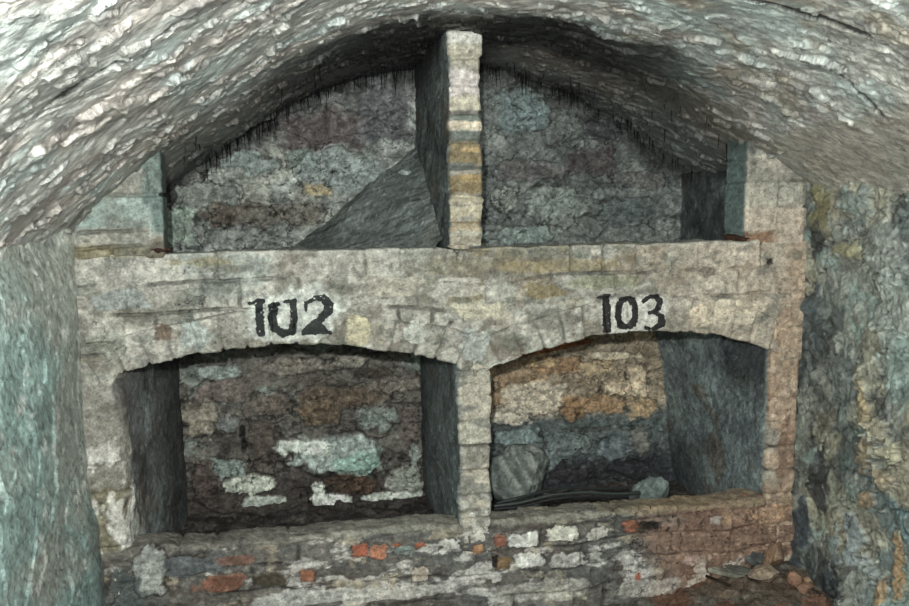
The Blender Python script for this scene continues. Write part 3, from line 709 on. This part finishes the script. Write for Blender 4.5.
def p_ur(sk, X, Y, Z, T):
    coursed(sk, X, Z, [1.04, 1.083, 1.16, 1.24, 1.315, 1.42], 791, .6, .005, .004)
    sk.tint(C(190, 178, 162), ss(-.5, .2, fbm(X*6, Z*6, 792, 4)), .8)
    sk.tint(C(158, 148, 134), ss(.1, .5, fbm(X*12, Z*12, 793, 4)), .6)
    sk.tint(C(196, 172, 152), 1-ss(1.15, 1.17, Z), .5)
    sk.tint(C(130, 92, 64), (1-ss(1.075, 1.09, Z+.01*fbm(X*20, Z*20, 794, 3)))*(1-ss(1.44, 1.5, X)), .8)
    sk.tint(C(120, 122, 108), np.exp(-((Z-1.243)/.008)**2)*ss(1.40, 1.45, X), .6)
    sk.h += .003*fbm(X*20, Z*20, 795, 4)
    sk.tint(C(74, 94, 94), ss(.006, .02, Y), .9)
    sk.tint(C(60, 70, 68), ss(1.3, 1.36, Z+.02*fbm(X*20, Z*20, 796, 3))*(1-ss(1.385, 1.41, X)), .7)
upright('upper_right_pier', [(1.350, .1), (1.372, .0), (1.575, .0), (1.60, .02)], 1.04, 1.36, 6, p_ur, vz)
# cheeks closing the upper bays
def p_chk(seed, a):
    def f(sk, X, Y, Z, T):
        sk.h += .006*fbm(Y*10, Z*10, seed, 5, .6)
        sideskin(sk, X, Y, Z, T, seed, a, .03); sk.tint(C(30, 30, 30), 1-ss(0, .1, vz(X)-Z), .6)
    return f
def cheek(name, x0, x1, seed, a, zt):
    y = np.arange(.06, BACK+.02, .004); z = np.arange(.97, zt, .004)
    Y, Z = np.meshgrid(y, z, indexing='ij'); X = x0+(x1-x0)*(Y/BACK)
    sk = Skin(Y, Z, a[0]); p_chk(seed, a)(sk, X, Y, Z, Y)
    sg = 1 if x0 < 0 else -1
    P = np.stack([X+sg*sk.h, Y, Z], -1)
    if x0 < 0: P = P[:, ::-1]; c = sk.c[:, ::-1]
    else: c = sk.c
    sheet(name, P, c, M_SLATE, bins, BASE)
cheek('left_cheek', -.63, -.61, 801, (C(80, 88, 86), C(52, 56, 56), C(110, 118, 112)), 1.33)
cheek('right_cheek', 1.50, 1.492, 811, (C(78, 88, 90), C(48, 54, 58), C(108, 122, 122)), 1.36)

# sill wall
def build_sill():
    x = np.arange(-.66, 1.592, .003); n = 330; rows = []
    for xi in x:
        e = .004*math.sin(xi*9)+.003*math.sin(xi*23+1)
        pts, t = rounded([(.118, -.05), (.112, .170+e), (.0, .172+e), (-.012, -.22)], .022, .003)
        tt = np.linspace(0, t[-1], n); rows.append(np.stack([np.interp(tt, t, pts[:, 0]), np.interp(tt, t, pts[:, 1])], 1))
    R = np.array(rows); X = np.repeat(x[:, None], n, 1); Y, Z = R[..., 0], R[..., 1]
    P = np.stack([X, Y, Z], -1); sk = Skin(X, np.where(Y > .03, Z+Y, Z), C(108, 104, 98))
    coursed(sk, X, Z, [-.25, -.165, -.085, -.005, .075, .135, .2], 901, .2, .006, .012, .008)
    sk.h += .007*fbm(X*9, (Z+Y)*12, 902, 5, .6)+.003*ridge(X*30, (Z+Y)*34, 903, 4)
    f = lambda a, b, s: fbm(X*a, (Z+Y)*b, s, 5, .62)
    sk.tint(C(86, 88, 88), ss(-.3, .3, f(5, 9, 911)), .7)
    sk.tint(C(76, 68, 62), ss(.0, .35, f(7, 12, 915)), .7)
    sk.tint(C(214, 212, 208), ss(.12, .42, f(9, 20, 912)+.05-2.2*np.abs(Z+.05))*(1-ss(1.05, 1.2, X)), .7)
    sk.tint(C(176, 162, 136), ss(.35, .6, f(11, 14, 913)), .6)
    # red patch towards the right end
    red = ss(.98, 1.15, X+.12*f(5, 8, 914))
    sk.tint(C(142, 108, 90), red, .85); sk.tint(C(190, 150, 116), red*ss(.2, .5, f(10, 10, 916)+ss(1.4, 1.55, X)*.5), .7)
    sk.tint(C(118, 84, 72), red*ss(.1, .4, f(8, 14, 917)), .5)
    sk.tint(C(216, 208, 198), red*ss(.2, .45, f(16, 16, 918))*(1-ss(-.06, .02, Z)), .7)
    # ledge of mortar
    top = ss(.146, .160, Z+.01*f(12, 12, 919))
    sk.tint(C(140, 138, 126), top, .85); sk.tint(C(146, 132, 104), top*ss(.55, .8, X)*ss(-.2, .3, f(5, 9, 920)), .75); sk.tint(C(96, 92, 88), top*ss(.15, .5, f(9, 9, 921)), .5)
    sk.tint(C(112, 106, 100), top*(1-ss(-.3, .0, X)), .6)
    sk.tint(C(150, 120, 92), top*red, .5)
    def st(px, py, rx, ry, col, h=.002, **k):
        cx, cz = onY(px, py); k['seed'] = int(px*3+py); k.setdefault('rag', .3); k.setdefault('n', 4); k.setdefault('amt', .9); k.setdefault('crack', .003); sk.blob(cx, cz, rx*.003, ry*.003, col, h, **k)
    st(360, 550, 9, 7, C(172, 86, 58)); st(378, 552, 10, 8, C(182, 110, 78)); st(420, 545, 6, 3, C(168, 88, 58)); st(397, 545, 5, 2, C(168, 88, 58)); st(405, 550, 12, 5, C(128, 144, 140))
    st(307, 575, 8, 7, C(164, 96, 66)); st(222, 583, 27, 10, C(130, 82, 62)); st(272, 579, 20, 8, C(76, 68, 52)); st(195, 566, 34, 10, C(92, 100, 104)); st(235, 560, 20, 6, C(140, 84, 66), 0, crack=0, amt=.6)
    st(500, 541, 7, 8, C(150, 84, 62)); st(525, 540, 18, 9, C(218, 218, 214), .005); st(528, 560, 17, 9, C(214, 214, 210), .005); st(503, 563, 9, 7, C(120, 92, 58)); st(495, 562, 3, 7, C(22, 20, 20), -.01)
    st(562, 533, 17, 9, C(204, 202, 190), .005); st(597, 534, 12, 8, C(192, 190, 180), .003); st(630, 527, 9, 8, C(150, 86, 62), .003, rag=.5); st(651, 526, 12, 5, C(34, 30, 28), -.012); st(642, 528, 4, 8, C(60, 48, 40), -.006)
    st(450, 546, 12, 8, C(196, 194, 190), .003); st(478, 549, 6, 6, C(182, 128, 84)); st(420, 573, 10, 8, C(176, 162, 148)); st(565, 560, 22, 9, C(176, 174, 170), .003); st(715, 520, 8, 5, C(176, 164, 158), .004)
    st(637, 576, 4, 4, C(170, 84, 60), 0, crack=0); st(690, 560, 10, 6, C(178, 150, 140), .003, crack=0)
    st(150, 572, 16, 24, C(150, 156, 152), .008, crack=.005); st(128, 590, 16, 20, C(84, 94, 94), .0); st(310, 597, 60, 8, C(196, 198, 194), .003, crack=0, amt=.7); st(400, 592, 60, 8, C(206, 204, 198), .003, crack=0, amt=.7)
    st(540, 590, 60, 12, C(182, 180, 172), .003, crack=0, amt=.6); st(650, 586, 40, 10, C(196, 192, 186), .003, crack=0, amt=.6)
    sk.cracks(931, 9, .03, .005, .05)
    N = normals(P); sg = 1 if N[300, 250, 1] < 0 else -1
    Pd = P+N*(sg*sk.h)[..., None]
    sheet('sill_wall', Pd if sg > 0 else Pd[::-1], sk.c if sg > 0 else sk.c[::-1], M_BRICK, bins, BASE, grain=.7)
build_sill()

# bottoms of the lower bays
def bayfloor(x, y): return .032+.014*fbm(x*5, y*5, 951, 4)-.04*ss(.28, .6, y)
def build_bayfloor(name, x0, x1, seed):
    x = np.arange(x0, x1, .0045); y = np.arange(.10, BACK+.01, .0045)
    X, Y = np.meshgrid(x, y, indexing='ij'); sk = Skin(X, Y, C(72, 66, 64))
    f1, f2, dx, dy, cid = worley(X/.07+fbm(X*9, Y*9, seed, 3)*.4, Y/.05+fbm(X*9, Y*9, seed+1, 3)*.3, seed)
    sk.h = .020*(rnd(cid, 1)*.7+dx*(rnd(cid, 2)-.5)*1.5+dy*(rnd(cid, 3)-.5)*1.5)*ss(0, .2, f2-f1)+.007*fbm(X*30, Y*30, seed+2, 4)
    sk.c *= (1+.5*(rnd(cid, 4)-.5))[..., None]
    sheet(name, np.stack([X, Y, bayfloor(X, Y)+sk.h-.012], -1), sk.c, M_EARTH, bins, BASE)
build_bayfloor('rubble_bed', -.60, .42, 961)
build_bayfloor('rubble_bed', .47, 1.53, 971)

# rusted iron bar ends under the upper piers
def tube(path, r, n=10, seed=0, rough=0.):
    path = np.array(path, float); T = np.gradient(path, axis=0); T /= np.linalg.norm(T, axis=1, keepdims=True)
    up = np.array([0, 0, 1.]) if abs(T[0, 2]) < .9 else np.array([1., 0, 0])
    A = np.cross(T, up); A /= np.linalg.norm(A, axis=1, keepdims=True); B = np.cross(T, A)
    th = np.linspace(0, 2*math.pi, n, endpoint=False); m = len(path)
    rr = np.ones((m, n))*np.asarray(r).reshape(-1, 1) if not np.isscalar(r) else np.full((m, n), r)
    if rough: rr = rr*(1+rough*fbm(np.arange(m)[:, None]*.7+0*th, th[None]*1.5+0*rr, seed, 3))
    V = path[:, None]+rr[..., None]*(np.cos(th)[None, :, None]*A[:, None]+np.sin(th)[None, :, None]*B[:, None])
    I = np.arange(m*n).reshape(m, n); J = np.roll(I, -1, 1)
    Q = np.stack([I[:-1], J[:-1], J[1:], I[1:]], -1).reshape(-1, 4)
    V = V.reshape(-1, 3)
    V = np.vstack([V, path[0]-T[0]*r0(r, 0)*.3, path[-1]+T[-1]*r0(r, -1)*.3]); c0, c1 = m*n, m*n+1
    caps = [[c0, J[0, k], I[0, k], I[0, k]] for k in range(n)]
    tri = [(c0, int(J[0, k]), int(I[0, k])) for k in range(n)]+[(c1, int(I[-1, k]), int(J[-1, k])) for k in range(n)]
    return V, Q, tri
def r0(r, i): return r if np.isscalar(r) else r[i]
def poly_obj(name, V, Q, tri, rgb, m, parent=None, base=(0, 0, 0), label=None):
    me = bpy.data.meshes.new(name); V = V-np.array(base)
    me.from_pydata(V.tolist(), [], [tuple(q) for q in Q.tolist()]+tri); me.update()
    me.polygons.foreach_set('use_smooth', [True]*len(me.polygons))
    ca = me.attributes.new('tone', 'FLOAT_COLOR', 'POINT'); rr = np.ones((len(V), 4), np.float32); rr[:, :3] = lin(np.ones((len(V), 3))*rgb); ca.data.foreach_set('color', rr.ravel())
    me.materials.append(m)
    return link(name, me, parent, None if parent is not None else base)

def rock(name, loc, size, seed, col, m=M_STONE, rot=(0, 0, 0), planes=9, sub=5, rough=.09, parent=None, flat=None, spots=None):
    """angular stone: a ball cut by random planes, then roughened"""
    import bmesh
    bm = bmesh.new(); bmesh.ops.create_icosphere(bm, subdivisions=sub, radius=1)
    me = bpy.data.meshes.new(name); bm.to_mesh(me); bm.free()
    n = len(me.vertices); co = np.zeros(n*3, np.float32); me.vertices.foreach_get('co', co); v = co.reshape(-1, 3).astype(float)
    rg = np.random.RandomState(seed)
    nn = rg.normal(size=(planes, 3)); nn /= np.linalg.norm(nn, axis=1, keepdims=True); dd = .42+.36*rg.rand(planes)
    if flat is not None: nn = np.vstack([nn, [0, 0, 1], [0, 0, -1]]); dd = np.r_[dd, flat, flat]
    s = (v@nn.T)/dd; sc_ = np.maximum(np.max(s, 1), 1.0)
    v = v/sc_[:, None]
    f = 3.
    v *= (1+rough*(fbm(v[:, 0]*f+v[:, 2]*2, v[:, 1]*f-v[:, 2]*1.7, seed, 5, .6)))[:, None]
    v *= np.array(size)
    R = np.array(Matrix.Rotation(rot[2], 3, 'Z')@Matrix.Rotation(rot[1], 3, 'Y')@Matrix.Rotation(rot[0], 3, 'X')); v = v@R.T
    v[:, 2] -= v[:, 2].min()
    me.vertices.foreach_set('co', v.astype(np.float32).ravel())
    me.polygons.foreach_set('use_smooth', [True]*len(me.polygons))
    k = fbm(v[:, 0]*35+v[:, 2]*20, v[:, 1]*35-v[:, 2]*22, seed+3, 4, .6)
    rgb = np.ones((n, 3))*col*(1+.22*k)[:, None]
    if spots is not None: rgb = mix(rgb, spots, ss(.1, .5, k)*.8)
    ca = me.attributes.new('tone', 'FLOAT_COLOR', 'POINT'); rr = np.ones((n, 4), np.float32); rr[:, :3] = lin(rgb); ca.data.foreach_set('color', rr.ravel())
    me.materials.append(m); me.update()
    o = bpy.data.objects.new(name, me); COL.objects.link(o)
    if parent is not None: o.parent = parent; o.location = Vector(loc)-Vector(BASE)
    else: o.location = loc
    return o

for (px, py, w_, sd) in ((150, 250, .052, 5), (738, 238, .045, 8)):
    cx, cz = onY(px, py, .01)
    rock('iron_bar', (cx, .03, cz-.012), (w_, .05, .013), sd, C(58, 34, 24), M_RUST, rough=.25, planes=6, sub=4, parent=bins, spots=C(110, 60, 34), flat=.8)['label'] = 'rust-brown end of an iron bar'
rock('mortar_lump', (onY(462, 243, .0)[0], .012, 1.045), (.045, .03, .012), 12, C(166, 156, 138), M_BRICK, planes=5, sub=4, parent=bins, rough=.15)

# ------------------------------------------------------------------ heap in the upper left bay
def build_heap():
    x = np.arange(-.26, .396, .0035); y = np.arange(.11, BACK+.02, .0035)
    X, Y = np.meshgrid(x, y, indexing='ij')
    Zp = 1.0+.80*(X+.11)-.56*(BACK-Y)+.022*fbm(X*6, Y*5, 981, 3)
    base = .985+.008*fbm(X*10, Y*10, 982, 3)
    q = Zp-base; Z = base+np.log1p(np.exp(np.clip(q/.012, -30, 60)))*.012+.003*fbm(X*22, Y*14, 983, 5, .6)
    f1, f2, dx, dy, cid = worley(X/.016, Y/.016, 984)
    Z += .008*(rnd(cid, 1)**4)*(1-ss(.1, .5, f1))
    Z = np.minimum(Z, vz(X)-.02)
    sk = Skin(X, Y, C(118, 128, 126)); sk.c *= (1+.15*(rnd(cid, 2)-.5)+.15*fbm(X*8, Y*8, 985, 4))[..., None]
    sk.tint(C(160, 170, 168), ss(.9, .97, rnd(cid, 3))*(1-ss(.2, .45, f1)), .8)
    sk.tint(C(84, 92, 90), ss(.2, .4, fbm(X*7, Y*7, 986, 4))*ss(.45, .6, Y), .6)
    sk.tint(C(128, 126, 116), ss(.2, .5, fbm((X-Y)*7, Y*3, 987, 4)), .45)
    b = (.2, .4, 1.03)
    o = sheet('rubble_heap', np.stack([X, Y, Z], -1), sk.c, M_EARTH, None, b)
    tag(o, 'sloping heap of grey mortar rubble in the upper left bay against the partition', 'rubble heap', kind='stuff')
    return X, Y, Z
HX, HY, HZ = build_heap()
def hz_at(x, y): return HZ[int((x+.26)/.0035), int((y-.11)/.0035)]
o = rock('stone', (.335, .60, hz_at(.335, .60)-.012), (.034, .026, .016), 31, C(150, 162, 156), M_STONE, rough=.15, sub=4)
tag(o, 'pale lump of stone lying high on the grey rubble heap beside the partition', 'stone')

# ------------------------------------------------------------------ things in the right bay
def on_bay(px, py, y): x, _ = onY(px, py, y); return x
x = on_bay(652, 488, .34)
o = rock('stone_block', (x, .34, bayfloor(x, .34)+.0), (.085, .06, .085), 52, C(116, 132, 130), rot=(.3, .5, .4), rough=.12, planes=14, spots=C(140, 156, 150)); tag(o, 'blue-grey angular block of stone standing in the right bay near its side wall', 'stone')
x = on_bay(633, 492, .30)
o = rock('stone', (x, .30, bayfloor(x, .30)+.03), (.024, .018, .035), 44, C(84, 92, 94), rot=(.2, .7, .4), rough=.1, sub=4); tag(o, 'small dark grey stone leaning beside the blue-grey block in the right bay', 'stone')
x = on_bay(517, 478, .52)
o = rock('boulder', (x+.02, .50, bayfloor(x, .50)-.02), (.14, .11, .125), 49, C(104, 114, 110), rot=(.1, .3, .2), rough=.16, planes=4, spots=C(158, 166, 158)); tag(o, 'large pale rounded boulder in the right bay next to the central partition', 'boulder')
def cable(pts, r, col, label):
    P = []
    pts = np.array(pts, float); t = np.arange(len(pts)); tt = np.linspace(0, len(pts)-1, 90)
    # smooth through the points
    c = np.stack([np.interp(tt, t, pts[:, k]) for k in range(3)], 1)
    for _ in range(12): c[1:-1] = (c[:-2]+2*c[1:-1]+c[2:])/4
    V, Q, tri = tube(c, r, 8)
    b = tuple(c[0]); o = poly_obj('cable', V, Q, tri, col, M_RUBBER, None, b); tag(o, label, 'cable', 'cables lying in the right bay')
def bp(px, py, y): a, z = onY(px, py, y); return (a, y, z)
cable([bp(497, 503, .22), bp(515, 499, .22), bp(545, 491, .24), bp(570, 487, .26), bp(600, 489, .28), bp(628, 488, .30)], .006, C(36, 42, 44), 'dark cable in the right bay, topmost where the three bend')
cable([bp(494, 506, .20), bp(520, 503, .20), bp(550, 495, .21), bp(585, 492, .22), bp(612, 494, .23), bp(640, 493, .24)], .006, C(54, 62, 64), 'grey cable running between the two others in the right bay')
cable([bp(494, 509, .17), bp(520, 507, .17), bp(548, 500, .18), bp(570, 497, .18), bp(600, 497, .19), bp(628, 497, .20)], .005, C(30, 34, 36), 'thin dark cable lowest and nearest the ledge in the right bay')

# crumbs of brick on the ledge, by the right pier
for k, (px, py, s_, c_, lb) in enumerate([(752, 500, .020, C(120, 84, 62), 'flat brown crumb of brick on the ledge, leftmost by the right pier'), (764, 499, .016, C(142, 90, 60), 'orange crumb of brick on the ledge between two browner crumbs'), (775, 498, .014, C(110, 96, 82), 'greyish crumb of mortar on the ledge touching the right pier')]):
    x, y = onZ(px, py, .175)
    o = rock('brick_crumb', (x, max(y, .03), .166), (s_, s_*.7, s_*.5), 60+k, c_, M_BRICK, sub=3, rough=.15); tag(o, lb, 'brick crumb', 'crumbs on the ledge')

# ------------------------------------------------------------------ stones on the floor at the right
def floor_rock(name, px, py, z, size, seed, col, label, cat, rot=(0, 0, 0), m=M_STONE, group=None, **k):
    x, y = onZ(px, py, z)
    zf = float(zfloor(np.array(x), np.array(y)))
    o = rock(name, (x, y, max(zf-.004, z-.02)), size, seed, col, m, rot, **k); tag(o, label, cat, group)
    return o
floor_rock('stone', 775, 578, -.085, (.055, .035, .065), 71, C(152, 116, 90), 'orange-brown angular stone leaning in the corner below the red patch', 'stone', (.5, -.5, .5), planes=12, spots=C(120, 100, 84))
floor_rock('stone', 754, 574, -.09, (.042, .03, .035), 72, C(82, 86, 86), 'dark grey wedge of stone between the slates and the orange-brown stone', 'stone', (.2, .4, .1))
floor_rock('slate', 733, 581, -.09, (.095, .026, .020), 73, C(128, 126, 112), 'long thin grey-brown slate, lowest of the flat slates on the floor', 'slate', (.1, .16, -.35), flat=.4, rough=.04)
floor_rock('slate', 742, 572, -.065, (.085, .026, .018), 74, C(100, 102, 96), 'thin dark slate lying just above the lowest slate', 'slate', (.1, .20, -.3), flat=.4, rough=.04)
floor_rock('stone', 764, 594, -.11, (.062, .04, .035), 75, C(150, 130, 110), 'pale brown flat-topped stone at the bottom edge, in front of the slates', 'stone', (.3, 0, .1), planes=12, flat=.7)
floor_rock('brick_chunk', 794, 596, -.10, (.026, .024, .028), 76, C(140, 102, 80), 'orange chunk of broken brick at the foot of the right wall', 'brick chunk', (0, .3, .4), M_BRICK)
floor_rock('brick_chunk', 808, 594, -.10, (.018, .016, .016), 77, C(176, 140, 108), 'small pale chunk of brick touching the right wall', 'brick chunk', (0, .3, .9), M_BRICK, sub=4)
floor_rock('brick_chunk', 760, 569, -.075, (.014, .012, .018), 78, C(150, 82, 56), 'tiny red brick chunk resting behind the grey slates', 'brick chunk', (0, .3, .9), M_BRICK, sub=4)
floor_rock('stone', 805, 605, -.11, (.03, .03, .025), 79, C(140, 104, 82), 'reddish stone cut off by the bottom edge near the right wall', 'stone', (0, .2, .9))
x, y = onZ(718, 592, -.12); zf = float(zfloor(np.array(x), np.array(y)))+.012
V, Q, tri = tube([(x-.03, y+.03, zf+.008), (x, y, zf+.004), (x+.025, y-.035, zf)], .005, 8, 3, .2)
tag(poly_obj('stick', V, Q, tri, C(44, 34, 26), M_EARTH, None, (x, y, zf)), 'short dark stick on the floor left of the slates', 'stick')

# ------------------------------------------------------------------ sooty threads hanging from the vault
def build_soot():
    rg = np.random.RandomState(5); Vs = []; Fs = []; n0 = 0
    s_, Y_, Zc = VH
    for k in range(430):
        x = rg.uniform(-.42, 1.50); 
        if .38 < x < .52: continue
        y = BACK-.03-abs(rg.normal())*.07 if rg.rand() < .8 else rg.uniform(.05, .6)
        i = min(int(np.interp(x, _t, _s)/.0034), len(s_)-1); j = np.searchsorted(Y_, y)
        zt = Zc[i, min(j, len(Y_)-1)]+.004
        L = .015+.085*rg.rand()**2.2*(1.0 if x < 1.0 else .7)
        m = 7; pz = zt-np.linspace(0, 1, m)*L; pxx = x+np.cumsum(rg.normal(size=m))*.0012; pyy = y+np.cumsum(rg.normal(size=m))*.001
        r = (.0012+.0016*rg.rand())*(1-np.linspace(0, .8, m))
        V, Q, tri = tube(np.stack([pxx, pyy, pz], 1), r, 5)
        Vs.append(V); Fs += [tuple(int(a)+n0 for a in q) for q in Q]+[tuple(a+n0 for a in t) for t in tri]; n0 += len(V)
    V = np.vstack(Vs); b = np.array([.45, .6, 1.6]); me = bpy.data.meshes.new('soot'); me.from_pydata((V-b).tolist(), [], Fs); me.update()
    ca = me.attributes.new('tone', 'FLOAT_COLOR', 'POINT'); rr = np.ones((len(V), 4), np.float32); rr[:, :3] = lin(C(16, 17, 18)); ca.data.foreach_set('color', rr.ravel()); me.materials.append(M_SOOT)
    o = link('soot_threads', me, None, tuple(b)); tag(o, 'black sooty threads hanging from the vault above the upper bays', 'soot threads', kind='stuff')
build_soot()
